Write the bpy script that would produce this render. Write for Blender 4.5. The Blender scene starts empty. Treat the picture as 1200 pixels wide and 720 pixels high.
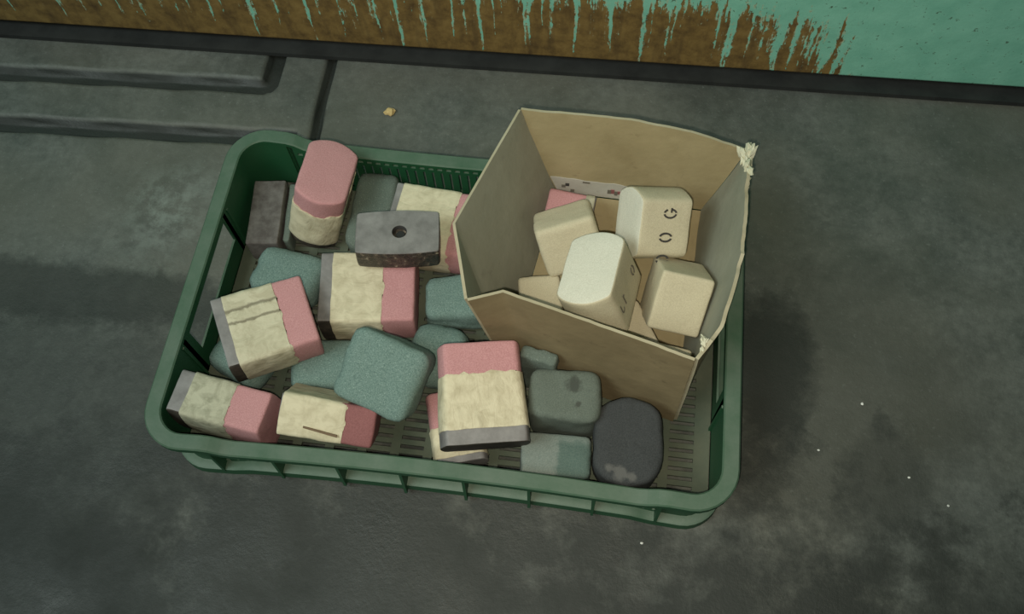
import bpy, bmesh, math, random
from mathutils import Vector, Matrix, noise, Euler

random.seed(7)
scene = bpy.context.scene
COL = scene.collection

# ------------------------------------------------------------------ camera
cam_data = bpy.data.cameras.new('camera')
cam_data.sensor_fit = 'HORIZONTAL'
cam_data.sensor_width = 36.0
cam_data.lens = 36.0 * 1050.0 / 1200.0
cam_data.clip_start = 0.01
cam = bpy.data.objects.new('camera', cam_data)
COL.objects.link(cam)
CAM_LOC = Vector((0.14253258, -0.40693711, 0.95091887))
CAM_ROT = Euler((0.44846793, 0.03650357, 0.12881085), 'XYZ')
cam.location = CAM_LOC
cam.rotation_euler = CAM_ROT
scene.camera = cam

# ------------------------------------------------------------------ world
world = bpy.data.worlds.new('world')
scene.world = world
world.use_nodes = True
wb = world.node_tree.nodes['Background']
wb.inputs['Color'].default_value = (0.74, 0.95, 0.85, 1)
wb.inputs['Strength'].default_value = 0.055

# ------------------------------------------------------------------ lights
def spot(name, loc, target, energy, color, size, blend, radius):
    l = bpy.data.lights.new(name, 'SPOT')
    l.energy = energy; l.color = color; l.spot_size = math.radians(size)
    l.spot_blend = blend; l.shadow_soft_size = radius
    o = bpy.data.objects.new(name, l); COL.objects.link(o)
    o.location = loc
    o.rotation_euler = (Vector(target) - Vector(loc)).to_track_quat('-Z', 'Y').to_euler()
    return o

def area(name, loc, target, energy, color, sx, sy):
    l = bpy.data.lights.new(name, 'AREA')
    l.shape = 'RECTANGLE'; l.size = sx; l.size_y = sy
    l.energy = energy; l.color = color
    o = bpy.data.objects.new(name, l); COL.objects.link(o)
    o.location = loc
    o.rotation_euler = (Vector(target) - Vector(loc)).to_track_quat('-Z', 'Y').to_euler()
    return o

# torch LED of the phone, just beside the lens, aimed where the lens looks
RM = CAM_ROT.to_matrix()
led = CAM_LOC + RM @ Vector((-0.012, -0.02, 0.0))
spot('phone_torch', led, (0.13, 0.14, 0.04), 18.0, (1.0, 0.91, 0.72), 88, 1.0, 0.006)
# fluorescent ceiling lamp of the workshop
area('ceiling_lamp', (-1.1, -0.9, 2.1), (0.0, 0.1, 0.0), 34.0, (0.86, 1.0, 0.95), 1.5, 0.9)

scene.view_settings.view_transform = 'Standard'
scene.view_settings.look = 'None'
scene.view_settings.gamma = 1.0
scene.view_settings.use_curve_mapping = False
scene.view_settings.exposure = 0.0

# ------------------------------------------------------------------ material helpers
def new_mat(name):
    m = bpy.data.materials.new(name); m.use_nodes = True
    nt = m.node_tree
    return m, nt, nt.nodes['Principled BSDF']

def N(nt, typ, **kw):
    n = nt.nodes.new(typ)
    for k, v in kw.items():
        if k == 'inp':
            for kk, vv in v.items():
                n.inputs[kk].default_value = vv
        else:
            setattr(n, k, v)
    return n

def L(nt, a, b): nt.links.new(a, b)

def ramp(nt, fac, stops, interp='LINEAR'):
    r = nt.nodes.new('ShaderNodeValToRGB')
    r.color_ramp.interpolation = interp
    e = r.color_ramp.elements
    while len(e) > 1: e.remove(e[-1])
    e[0].position = stops[0][0]; e[0].color = tuple(stops[0][1]) + (1,)
    for p, c in stops[1:]:
        x = e.new(p); x.color = tuple(c) + (1,)
    L(nt, fac, r.inputs['Fac'])
    return r.outputs['Color']

def mixc(nt, fac, a, b, blend='MIX'):
    m = nt.nodes.new('ShaderNodeMix'); m.data_type = 'RGBA'; m.blend_type = blend
    for sock, val in ((m.inputs['Factor'], fac), (m.inputs['A'], a), (m.inputs['B'], b)):
        pass
    ins = {'f': m.inputs[0], 'a': m.inputs[6], 'b': m.inputs[7]}
    for k, val in (('f', fac), ('a', a), ('b', b)):
        if hasattr(val, 'is_linked') or hasattr(val, 'links'):
            L(nt, val, ins[k])
        elif k == 'f':
            ins[k].default_value = val
        else:
            ins[k].default_value = tuple(val) + (1,) if len(val) == 3 else val
    return m.outputs[2]

def mth(nt, op, a, b=None, c=None, clamp=False):
    m = nt.nodes.new('ShaderNodeMath'); m.operation = op; m.use_clamp = clamp
    for i, val in enumerate((a, b, c)):
        if val is None: continue
        if hasattr(val, 'links'): L(nt, val, m.inputs[i])
        else: m.inputs[i].default_value = val
    return m.outputs[0]

def coords(nt, kind='Object', scale=(1, 1, 1), loc=(0, 0, 0), rot=(0, 0, 0), rnd=False):
    tc = nt.nodes.new('ShaderNodeTexCoord')
    mp = nt.nodes.new('ShaderNodeMapping')
    mp.inputs['Scale'].default_value = scale
    mp.inputs['Location'].default_value = loc
    mp.inputs['Rotation'].default_value = rot
    src = tc.outputs[kind]
    if rnd:
        oi = nt.nodes.new('ShaderNodeObjectInfo')
        va = nt.nodes.new('ShaderNodeVectorMath'); va.operation = 'ADD'
        cb = nt.nodes.new('ShaderNodeCombineXYZ')
        r = mth(nt, 'MULTIPLY', oi.outputs['Random'], 37.0)
        for i in range(3): L(nt, r, cb.inputs[i])
        L(nt, src, va.inputs[0]); L(nt, cb.outputs[0], va.inputs[1])
        src = va.outputs[0]
    L(nt, src, mp.inputs['Vector'])
    return mp.outputs['Vector']

def tex_noise(nt, vec, scale, detail=4, rough=0.55, dist=0.0):
    n = nt.nodes.new('ShaderNodeTexNoise')
    n.inputs['Scale'].default_value = scale; n.inputs['Detail'].default_value = detail
    n.inputs['Roughness'].default_value = rough; n.inputs['Distortion'].default_value = dist
    L(nt, vec, n.inputs['Vector'])
    return n.outputs['Fac']

def tex_voro(nt, vec, scale, feature='F1'):
    n = nt.nodes.new('ShaderNodeTexVoronoi'); n.feature = feature
    n.inputs['Scale'].default_value = scale
    L(nt, vec, n.inputs['Vector'])
    return n

def bump(nt, bsdf, h, strength, dist, prev=None):
    b = nt.nodes.new('ShaderNodeBump')
    b.inputs['Strength'].default_value = strength; b.inputs['Distance'].default_value = dist
    L(nt, h, b.inputs['Height'])
    if prev is not None: L(nt, prev, b.inputs['Normal'])
    L(nt, b.outputs[0], bsdf.inputs['Normal'])
    return b.outputs[0]

def grit(name, dark, light, blotch=None, rough=0.9, grain=900, speck=None, bstr=0.55, fine=2200, spots=()):
    """sintered abrasive: coarse coloured grain, pits and a few sparkles painted as pale dots"""
    m, nt, b = new_mat(name)
    v = coords(nt, 'Object', rnd=True)
    g = tex_noise(nt, v, grain, 3, 0.7)
    c = ramp(nt, g, [(0.30, dark), (0.68, light)])
    big = tex_noise(nt, v, 28, 3, 0.6)
    c = mixc(nt, mth(nt, 'MULTIPLY', big, 0.30), c, blotch or dark)
    if speck:
        vo = tex_voro(nt, v, speck[1])
        sp = mth(nt, 'LESS_THAN', vo.outputs['Distance'], speck[2])
        c = mixc(nt, mth(nt, 'MULTIPLY', sp, speck[3]), c, speck[0])  # glints of the grain painted into the colour
    if spots:
        lc = coords(nt, 'Object')
        for (px_, py_, pz_, r0, soft, col) in spots:
            vm = nt.nodes.new('ShaderNodeVectorMath'); vm.operation = 'DISTANCE'
            L(nt, lc, vm.inputs[0]); vm.inputs[1].default_value = (px_, py_, pz_)
            dd = mth(nt, 'ADD', vm.outputs['Value'], mth(nt, 'MULTIPLY', mth(nt, 'SUBTRACT', tex_noise(nt, lc, 130, 4, 0.65), 0.5), r0 * 1.6))
            dd = mth(nt, 'DIVIDE', dd, r0)
            c = mixc(nt, ramp(nt, dd, [(1 - soft, (0.9,) * 3), (1.0, (0,) * 3)]), c, col)
    L(nt, c, b.inputs['Base Color'])
    b.inputs['Roughness'].default_value = rough
    n1 = bump(nt, b, g, bstr, 0.0008)
    bump(nt, b, tex_noise(nt, v, 150, 4, 0.65), 0.35, 0.0012, n1)
    return m

M = {}
M['pink'] = grit('pink_abrasive', (0.43, 0.19, 0.20), (0.64, 0.335, 0.345), (0.46, 0.22, 0.225))
M['dark_pink'] = grit('dull_red_abrasive', (0.22, 0.085, 0.085), (0.34, 0.14, 0.14), (0.20, 0.07, 0.07))
M['teal'] = grit('green_abrasive', (0.075, 0.135, 0.12), (0.215, 0.305, 0.275), (0.13, 0.19, 0.17), speck=((0.55, 0.65, 0.6), 420, 0.16, 0.35), grain=700)
M['greyteal'] = grit('grey_green_abrasive', (0.085, 0.112, 0.095), (0.165, 0.198, 0.168), (0.10, 0.125, 0.105), speck=((0.45, 0.5, 0.46), 300, 0.14, 0.4))
def two_tone(name):
    m, nt, b = new_mat(name)
    v = coords(nt, 'Object')
    sx = nt.nodes.new('ShaderNodeSeparateXYZ'); L(nt, v, sx.inputs[0])
    g = tex_noise(nt, v, 800, 3, 0.7)
    pale = ramp(nt, g, [(0.3, (0.15, 0.185, 0.165)), (0.7, (0.25, 0.28, 0.25))])
    deep = ramp(nt, g, [(0.3, (0.07, 0.115, 0.10)), (0.7, (0.13, 0.18, 0.155))])
    e = mth(nt, 'ADD', sx.outputs['X'], mth(nt, 'MULTIPLY', mth(nt, 'SUBTRACT', tex_noise(nt, v, 90, 4, 0.6), 0.5), 0.014))
    hi = mth(nt, 'ADD', sx.outputs['Y'], mth(nt, 'MULTIPLY', mth(nt, 'SUBTRACT', tex_noise(nt, v, 60, 4, 0.6), 0.5), 0.02))
    f = mth(nt, 'MULTIPLY', ramp(nt, e, [(0.0, (0,) * 3), (0.004, (1,) * 3)]), ramp(nt, hi, [(0.010, (1,) * 3), (0.016, (0.3,) * 3)]))
    L(nt, mixc(nt, f, pale, deep), b.inputs['Base Color'])
    b.inputs['Roughness'].default_value = 0.9
    bump(nt, b, g, 0.5, 0.0008)
    return m
M['two_tone'] = two_tone('two_tone_stone')
M['charcoal'] = grit('charcoal_abrasive', (0.026, 0.029, 0.031), (0.065, 0.069, 0.071), (0.035, 0.039, 0.039), spots=((0.026, -0.033, 0.008, 0.009, 0.5, (0.12, 0.118, 0.112)), (0.026, -0.028, 0.019, 0.006, 0.5, (0.12, 0.118, 0.112)), (0.026, -0.036, -0.004, 0.006, 0.5, (0.12, 0.118, 0.112))))
M['spotted'] = grit('spotted_grey_abrasive', (0.085, 0.108, 0.09), (0.165, 0.192, 0.160), (0.10, 0.12, 0.10), spots=((0.038, 0.008, 0.010, 0.010, 0.5, (0.055, 0.062, 0.052)), (0.038, 0.014, -0.010, 0.004, 0.5, (0.06, 0.066, 0.055))))
M['white'] = grit('cream_abrasive', (0.48, 0.42, 0.29), (0.65, 0.58, 0.42), (0.48, 0.42, 0.29), bstr=0.4)

M['white_end'] = grit('white_abrasive_end', (0.60, 0.575, 0.475), (0.79, 0.765, 0.665), (0.62, 0.59, 0.48), bstr=0.4)

# plain stamped print
m, nt, b = new_mat('black_print'); b.inputs['Base Color'].default_value = (0.05, 0.045, 0.04, 1); b.inputs['Roughness'].default_value = 0.9
M['ink'] = m
m, nt, b = new_mat('faded_print'); b.inputs['Base Color'].default_value = (0.17, 0.15, 0.12, 1); b.inputs['Roughness'].default_value = 0.9
M['faded_ink'] = m
m, nt, b = new_mat('red_print'); b.inputs['Base Color'].default_value = (0.28, 0.10, 0.10, 1); b.inputs['Roughness'].default_value = 0.9
M['red_ink'] = m

def paper(name, base, dirt, amount, bands=()):
    m, nt, b = new_mat(name)
    v = coords(nt, 'Object', rnd=True)
    st = coords(nt, 'Object', scale=(18, 110, 60), rnd=True)
    n1 = tex_noise(nt, v, 70, 5, 0.65, 0.6)
    streak = tex_noise(nt, st, 1.0, 4, 0.6, 0.4)
    c = mixc(nt, ramp(nt, n1, [(0.42, (0, 0, 0)), (0.72, (amount,) * 3)]), base, dirt)
    c = mixc(nt, ramp(nt, streak, [(0.58, (0, 0, 0)), (0.74, (amount * 0.45,) * 3)]), c, tuple(x * 0.6 for x in dirt))
    if bands:
        o3 = nt.nodes.new('ShaderNodeTexCoord'); sp = nt.nodes.new('ShaderNodeSeparateXYZ'); L(nt, o3.outputs['Object'], sp.inputs[0])
        yy = mth(nt, 'ADD', sp.outputs['Y'], mth(nt, 'MULTIPLY', mth(nt, 'SUBTRACT', n1, 0.5), 0.008))
        for (y0, wd) in bands:
            dd = mth(nt, 'DIVIDE', mth(nt, 'ABSOLUTE', mth(nt, 'SUBTRACT', yy, y0)), wd)
            c = mixc(nt, ramp(nt, dd, [(0.3, (0.75,) * 3), (1.0, (0,) * 3)]), c, (0.15, 0.125, 0.08))
    L(nt, c, b.inputs['Base Color'])
    b.inputs['Roughness'].default_value = 0.75
    w = coords(nt, 'Object', scale=(40, 90, 90), rnd=True)
    k1 = bump(nt, b, tex_noise(nt, w, 1.0, 5, 0.6, 0.8), 0.5, 0.003)
    bump(nt, b, tex_noise(nt, v, 300, 3, 0.6), 0.2, 0.0008, k1)
    return m
M['paper'] = paper('wrapping_paper', (0.66, 0.59, 0.42), (0.40, 0.34, 0.215), 0.7)
M['paper_streaked'] = paper('grease_streaked_paper', (0.60, 0.55, 0.40), (0.36, 0.31, 0.20), 0.8, ((0.020, 0.0028), (0.005, 0.0022)))
M['paper_grey'] = paper('soiled_wrapping_paper', (0.48, 0.46, 0.34), (0.22, 0.21, 0.14), 0.9)

m, nt, b = new_mat('grey_base_plate')
v = coords(nt, 'Object', rnd=True)
n1 = tex_noise(nt, v, 55, 5, 0.6)
L(nt, ramp(nt, n1, [(0.3, (0.160, 0.150, 0.147)), (0.7, (0.280, 0.265, 0.262))]), b.inputs['Base Color'])
b.inputs['Roughness'].default_value = 0.62
bump(nt, b, tex_noise(nt, v, 500, 3), 0.25, 0.0006)
M['plate'] = m
m, nt, b = new_mat('dark_glue')
v = coords(nt, 'Object', rnd=True)
n1 = tex_noise(nt, v, 140, 5, 0.7)
L(nt, ramp(nt, n1, [(0.42, (0.025, 0.022, 0.018)), (0.60, (0.08, 0.06, 0.045)), (0.68, (0.35, 0.30, 0.22))]), b.inputs['Base Color'])
b.inputs['Roughness'].default_value = 0.35
bump(nt, b, n1, 0.8, 0.003)
M['glue'] = m
m, nt, b = new_mat('dark_plate_side')
v = coords(nt, 'Object', rnd=True)
L(nt, ramp(nt, tex_noise(nt, v, 90, 5, 0.65), [(0.35, (0.020, 0.017, 0.013)), (0.7, (0.07, 0.055, 0.042))]), b.inputs['Base Color'])
b.inputs['Roughness'].default_value = 0.7
M['dark_side'] = m
m, nt, b = new_mat('brown_grey_bar')
v = coords(nt, 'Object', rnd=True)
L(nt, ramp(nt, tex_noise(nt, v, 60, 5, 0.65), [(0.35, (0.085, 0.072, 0.066)), (0.65, (0.17, 0.155, 0.145))]), b.inputs['Base Color'])
b.inputs['Roughness'].default_value = 0.85
M['bar'] = m
m, nt, b = new_mat('dark_hole')
b.inputs['Base Color'].default_value = (0.035, 0.033, 0.032, 1); b.inputs['Roughness'].default_value = 0.8
M['hole'] = m
m, nt, b = new_mat('brown_sliver')
b.inputs['Base Color'].default_value = (0.16, 0.105, 0.06, 1); b.inputs['Roughness'].default_value = 0.8
M['brown'] = m

def card(name, a, c2, dirt):
    m, nt, b = new_mat(name)
    v = coords(nt, 'Object')
    n1 = tex_noise(nt, v, 16, 5, 0.6, 0.3)
    c = ramp(nt, n1, [(0.30, a), (0.72, c2)])
    sp = tex_noise(nt, v, 60, 3, 0.6)
    c = mixc(nt, ramp(nt, sp, [(0.64, (0, 0, 0)), (0.78, (0.6, 0.6, 0.6))]), c, dirt)
    L(nt, c, b.inputs['Base Color'])
    b.inputs['Roughness'].default_value = 0.8
    fl = coords(nt, 'Object', scale=(1, 1, 1))
    k = bump(nt, b, tex_noise(nt, v, 25, 3), 0.4, 0.004)
    bump(nt, b, tex_noise(nt, v, 420, 2), 0.2, 0.0006, k)
    return m
M['card'] = card('tan_cardboard', (0.31, 0.245, 0.130), (0.40, 0.325, 0.185), (0.16, 0.115, 0.06))
M['card_outer'] = card('brown_cardboard_outside', (0.20, 0.15, 0.078), (0.28, 0.215, 0.118), (0.12, 0.085, 0.045))
M['card_grey'] = card('grey_cardboard', (0.26, 0.258, 0.20), (0.32, 0.315, 0.25), (0.22, 0.21, 0.17))  # greyer tone for the inner left and right panels
M['card_edge'] = card('pale_cardboard_edge', (0.36, 0.31, 0.20), (0.48, 0.43, 0.31), (0.30, 0.26, 0.17))
M['card_fuzz'] = card('torn_cardboard_fibre', (0.52, 0.50, 0.36), (0.66, 0.62, 0.48), (0.30, 0.27, 0.16))
M['label_strip'] = card('white_printed_strip', (0.40, 0.375, 0.32), (0.52, 0.49, 0.43), (0.24, 0.2, 0.17))

# green crate plastic with settled grinding dust
m, nt, b = new_mat('green_crate_plastic')
v = coords(nt, 'Object')
geo = nt.nodes.new('ShaderNodeNewGeometry')
sep = nt.nodes.new('ShaderNodeSeparateXYZ'); L(nt, geo.outputs['True Normal'], sep.inputs[0])
n1 = tex_noise(nt, v, 22, 5, 0.65)
up = mth(nt, 'MULTIPLY', mth(nt, 'MAXIMUM', sep.outputs['Z'], 0.0), ramp(nt, n1, [(0.25, (0.35,) * 3), (0.75, (0.95,) * 3)]))
film = mth(nt, 'ADD', mth(nt, 'MULTIPLY', n1, 0.12), up, clamp=True)
c = mixc(nt, film, (0.006, 0.072, 0.026), (0.122, 0.166, 0.126))
L(nt, c, b.inputs['Base Color'])
b.inputs['Roughness'].default_value = 0.55
bump(nt, b, tex_noise(nt, v, 240, 3), 0.15, 0.0008)
M['crate'] = m
m, nt, b = new_mat('dusty_crate_base')
v = coords(nt, 'Object')
n1 = tex_noise(nt, v, 14, 5, 0.65)
L(nt, ramp(nt, n1, [(0.3, (0.055, 0.075, 0.052)), (0.7, (0.12, 0.13, 0.090))]), b.inputs['Base Color'])
b.inputs['Roughness'].default_value = 0.8
M['crate_base'] = m

# concrete floor: grey-green, oily dark stains toward the viewer
m, nt, b = new_mat('stained_concrete')
v = coords(nt, 'Object')
big = tex_noise(nt, v, 2.6, 5, 0.6, 0.5)
mid = tex_noise(nt, v, 9.0, 6, 0.65, 0.3)
fine = tex_noise(nt, v, 75, 5, 0.7)
c = ramp(nt, big, [(0.30, (0.105, 0.113, 0.103)), (0.70, (0.175, 0.183, 0.165))])
c = mixc(nt, ramp(nt, mid, [(0.34, (0.75,) * 3), (0.62, (0, 0, 0))]), c, (0.060, 0.066, 0.058))
c = mixc(nt, ramp(nt, fine, [(0.30, (0.6,) * 3), (0.62, (0, 0, 0))]), c, (0.05, 0.055, 0.05))
c = mixc(nt, ramp(nt, tex_noise(nt, v, 3.4, 3, 0.5), [(0.42, (0,) * 3), (0.62, (0.6,) * 3)]), c, (0.135, 0.130, 0.105))
c = mixc(nt, ramp(nt, tex_noise(nt, v, 190, 3, 0.6), [(0.60, (0,) * 3), (0.75, (0.35,) * 3)]), c, (0.24, 0.25, 0.23))
# oil stains, and a dark patch right of the crate: (x, y, radius x, radius y, darkness)
sx = nt.nodes.new('ShaderNodeSeparateXYZ'); L(nt, v, sx.inputs[0])
edge = mth(nt, 'MULTIPLY', mth(nt, 'SUBTRACT', tex_noise(nt, v, 10, 8, 0.72), 0.5), 1.8)
for (ox, oy, rx, ry, k) in ((0.0, -0.47, 0.85, 0.43, 0.92), (-0.48, -0.36, 0.22, 0.20, 0.90), (0.34, 0.0, 0.07, 0.11, 0.9),
                            (0.47, -0.12, 0.06, 0.07, 0.45), (-0.50, 0.005, 0.42, 0.045, 0.75), (0.58, -0.32, 0.20, 0.18, 0.6), (-0.42, -0.18, 0.26, 0.20, 0.55), (0.45, -0.05, 0.20, 0.22, 0.35)):
    dx = mth(nt, 'DIVIDE', mth(nt, 'SUBTRACT', sx.outputs['X'], ox), rx)
    dy = mth(nt, 'DIVIDE', mth(nt, 'SUBTRACT', sx.outputs['Y'], oy), ry)
    d = mth(nt, 'SQRT', mth(nt, 'ADD', mth(nt, 'MULTIPLY', dx, dx), mth(nt, 'MULTIPLY', dy, dy)))
    d = mth(nt, 'ADD', d, edge)
    f = ramp(nt, d, [(0.62, (k,) * 3), (0.80, (k * 0.6,) * 3), (1.0, (0, 0, 0))])
    c = mixc(nt, f, c, (0.026, 0.029, 0.025))
# pale chalky scuff left of the crate
dx = mth(nt, 'DIVIDE', mth(nt, 'SUBTRACT', sx.outputs['X'], -0.40), 0.10)
dy = mth(nt, 'DIVIDE', mth(nt, 'SUBTRACT', sx.outputs['Y'], 0.12), 0.10)
d = mth(nt, 'ADD', mth(nt, 'SQRT', mth(nt, 'ADD', mth(nt, 'MULTIPLY', dx, dx), mth(nt, 'MULTIPLY', dy, dy))), edge)
fl = mth(nt, 'MULTIPLY', ramp(nt, d, [(0.2, (1,) * 3), (1.0, (0,) * 3)]), ramp(nt, tex_noise(nt, v, 40, 5, 0.7), [(0.45, (0,) * 3), (0.62, (0.55,) * 3)]))
c = mixc(nt, fl, c, (0.26, 0.29, 0.26))
# darker colour in the sunk channels (they are the only parts below z = -2 mm)
channel_dark = ramp(nt, mth(nt, 'MULTIPLY', sx.outputs['Z'], -100.0), [(0.12, (0,) * 3), (0.5, (0.95,) * 3)])
c = mixc(nt, channel_dark, c, (0.020, 0.023, 0.020))
L(nt, c, b.inputs['Base Color'])
L(nt, ramp(nt, mid, [(0.3, (0.42,) * 3), (0.7, (0.8,) * 3)]), b.inputs['Roughness'])
k1 = bump(nt, b, fine, 0.35, 0.002)
bump(nt, b, tex_noise(nt, v, 260, 4, 0.7), 0.35, 0.001, k1)
M['floor'] = m

# peeling green paint over rusty brown metal
m, nt, b = new_mat('peeling_green_paint')
v = coords(nt, 'Object')
sx = nt.nodes.new('ShaderNodeSeparateXYZ'); L(nt, v, sx.inputs[0])
# runs of paint: narrow vertical bands whose lower ends stop at different heights
warp = coords(nt, 'Object', scale=(30, 1, 14))
wx = mth(nt, 'ADD', sx.outputs['X'], mth(nt, 'MULTIPLY', mth(nt, 'SUBTRACT', tex_noise(nt, warp, 1.0, 3, 0.6), 0.5), 0.012))
cx = nt.nodes.new('ShaderNodeCombineXYZ'); L(nt, wx, cx.inputs[0])
band = tex_noise(nt, cx.outputs[0], 66, 3, 0.6)
endn = tex_noise(nt, cx.outputs[0], 38, 2, 0.5)
fleck = tex_noise(nt, coords(nt, 'Object', scale=(170, 1, 70)), 1.0, 4, 0.7, 0.3)
s = mth(nt, 'ADD', band, mth(nt, 'MULTIPLY', mth(nt, 'SUBTRACT', fleck, 0.5), 0.34))
low = mth(nt, 'ADD', 0.030, mth(nt, 'MULTIPLY', mth(nt, 'SUBTRACT', endn, 0.36), 0.16))
s = mth(nt, 'ADD', s, mth(nt, 'MULTIPLY', mth(nt, 'MINIMUM', mth(nt, 'SUBTRACT', sx.outputs['Z'], low), 0.014), 2.6))
# above the splash zone and at the right end the paint is whole
s = mth(nt, 'ADD', s, ramp(nt, sx.outputs['Z'], [(0.10, (0,) * 3), (0.20, (0.4,) * 3)]))
slant = mth(nt, 'ADD', wx, mth(nt, 'MULTIPLY', mth(nt, 'SUBTRACT', fleck, 0.5), 0.03))
s = mth(nt, 'ADD', s, mth(nt, 'MULTIPLY', ramp(nt, slant, [(0.24, (0,) * 3), (0.42, (0.26,) * 3), (0.455, (1,) * 3)]), 0.5))
mask = ramp(nt, s, [(0.605, (0,) * 3), (0.625, (1,) * 3)])
rustn = tex_noise(nt, v, 45, 6, 0.7)
rust = ramp(nt, rustn, [(0.30, (0.095, 0.054, 0.016)), (0.52, (0.215, 0.132, 0.038)), (0.75, (0.30, 0.195, 0.062))])
rust = mixc(nt, ramp(nt, tex_noise(nt, coords(nt, 'Object', scale=(60, 1, 12)), 1.0, 4, 0.6), [(0.5, (0,) * 3), (0.75, (0.6,) * 3)]), rust, (0.05, 0.028, 0.012))
chip = tex_noise(nt, v, 120, 4, 0.7)
paint = ramp(nt, tex_noise(nt, v, 30, 5, 0.6), [(0.3, (0.21, 0.54, 0.41)), (0.7, (0.29, 0.66, 0.51))])
paint = mixc(nt, ramp(nt, chip, [(0.60, (0,) * 3), (0.68, (0.85,) * 3)]), paint, (0.06, 0.08, 0.04))
rim = ramp(nt, s, [(0.58, (0,) * 3), (0.61, (0.55,) * 3), (0.645, (0.55,) * 3), (0.67, (0,) * 3)])
c = mixc(nt, mask, rust, paint)
c = mixc(nt, mth(nt, 'MULTIPLY', rim, mth(nt, 'GREATER_THAN', chip, 0.52)), c, (0.50, 0.50, 0.32))
L(nt, c, b.inputs['Base Color'])
L(nt, mixc(nt, mask, (0.75, 0.75, 0.75), (0.5, 0.5, 0.5)), b.inputs['Roughness'])
k1 = bump(nt, b, mask, 0.5, 0.0015)
bump(nt, b, rustn, 0.3, 0.002, k1)
M['machine'] = m
m, nt, b = new_mat('black_steel_and_shade')  # also colours the strip that draws the machine's shadow band
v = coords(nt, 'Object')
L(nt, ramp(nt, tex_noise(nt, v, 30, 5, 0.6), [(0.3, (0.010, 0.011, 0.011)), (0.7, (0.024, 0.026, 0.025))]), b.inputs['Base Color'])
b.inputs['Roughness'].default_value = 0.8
M['steel_and_shade'] = m
m, nt, b = new_mat('yellow_chip'); b.inputs['Base Color'].default_value = (0.62, 0.45, 0.20, 1); b.inputs['Roughness'].default_value = 0.8
M['yellow_chip'] = m
m, nt, b = new_mat('white_chip'); b.inputs['Base Color'].default_value = (0.75, 0.75, 0.7, 1); b.inputs['Roughness'].default_value = 0.6
M['white_chip'] = m

# ------------------------------------------------------------------ object helpers
def link_mesh(name, verts, faces, mats, parent=None, smooth=False, fmat=None, matrix=None):
    me = bpy.data.meshes.new(name)
    me.from_pydata([tuple(v) for v in verts], [], faces)
    if not isinstance(mats, (list, tuple)): mats = [mats]
    for mm in mats: me.materials.append(mm)
    if fmat:
        for p, i in zip(me.polygons, fmat): p.material_index = i
    if smooth:
        for p in me.polygons: p.use_smooth = True
    me.update()
    bm = bmesh.new(); bm.from_mesh(me)
    bmesh.ops.recalc_face_normals(bm, faces=bm.faces[:])
    bm.to_mesh(me); bm.free()
    if smooth:
        me.set_sharp_from_angle(angle=math.radians(38))
    o = bpy.data.objects.new(name, me); COL.objects.link(o)
    if parent: o.parent = parent
    if matrix is not None: o.matrix_world = matrix
    return o

def tag(o, label=None, cat=None, group=None, kind=None):
    if label: o['label'] = label
    if cat: o['category'] = cat
    if group: o['group'] = group
    if kind: o['kind'] = kind
    return o

def empty(name, matrix=None):
    o = bpy.data.objects.new(name, None); COL.objects.link(o)
    o.empty_display_size = 0.02
    if matrix is not None: o.matrix_world = matrix
    return o

class MB:
    def __init__(s): s.v = []; s.f = []
    def box(s, x0, x1, y0, y1, z0, z1):
        n = len(s.v)
        s.v += [(x, y, z) for z in (z0, z1) for y in (y0, y1) for x in (x0, x1)]
        s.f += [tuple(n + i for i in q) for q in ((0, 1, 3, 2), (4, 6, 7, 5), (0, 4, 5, 1), (2, 3, 7, 6), (0, 2, 6, 4), (1, 5, 7, 3))]
    def hexa(s, pts):  # 8 points, bottom ring then top ring
        n = len(s.v); s.v += [tuple(p) for p in pts]
        s.f += [tuple(n + i for i in q) for q in ((0, 3, 2, 1), (4, 5, 6, 7), (0, 1, 5, 4), (1, 2, 6, 5), (2, 3, 7, 6), (3, 0, 4, 7))]
    def sweep(s, rings, closed_path=False):
        n = len(s.v); k = len(rings[0])
        for r in rings: s.v += [tuple(p) for p in r]
        m = len(rings)
        for i in range(m if closed_path else m - 1):
            a = n + i * k; c = n + ((i + 1) % m) * k
            for j in range(k):
                s.f.append((a + j, a + (j + 1) % k, c + (j + 1) % k, c + j))
        if not closed_path:
            s.f.append(tuple(n + j for j in range(k)))
            s.f.append(tuple(n + (m - 1) * k + j for j in reversed(range(k))))
    def build(s, name, mat, parent=None, smooth=False): return link_mesh(name, s.v, s.f, mat, parent, smooth)

# ------------------------------------------------------------------ floor with sunk channels
def sstep(a, b, x):
    t = max(0.0, min(1.0, (x - a) / (b - a))); return t * t * (3 - 2 * t)
def sd_round(x, y, x0, x1, y0, y1, r):
    cx, cy = (x0 + x1) / 2, (y0 + y1) / 2
    qx = abs(x - cx) - (x1 - x0) / 2 + r; qy = abs(y - cy) - (y1 - y0) / 2 + r
    return math.hypot(max(qx, 0), max(qy, 0)) + min(max(qx, qy), 0) - r
TH = 0.034
def floor_h(x, y):
    # turned into the frame of the cast cover
    px, py = -0.31, 0.33
    dx, dy = x - px, y - py
    u = dx * math.cos(TH) + dy * math.sin(TH); w = -dx * math.sin(TH) + dy * math.cos(TH)
    d_in = sd_round(u, w, -2.0, 0.003, -0.008, 2.0, 0.02)
    d_out = sd_round(u, w, -2.0, 0.073, -0.091, 2.0, 0.012)
    g1 = 1 - sstep(0.009, 0.013, abs(d_in + 0.014))
    g2w = 0.0125 if u < 0.04 else 0.0065
    off = 0.0125 if u < 0.04 else 0.0065
    g2 = 1 - sstep(g2w - 0.003, g2w + 0.001, abs(d_out + off))
    h = -0.013 * max(g1, g2)
    return h + 0.0007 * noise.noise(Vector((x * 9, y * 9, 0)))
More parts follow.
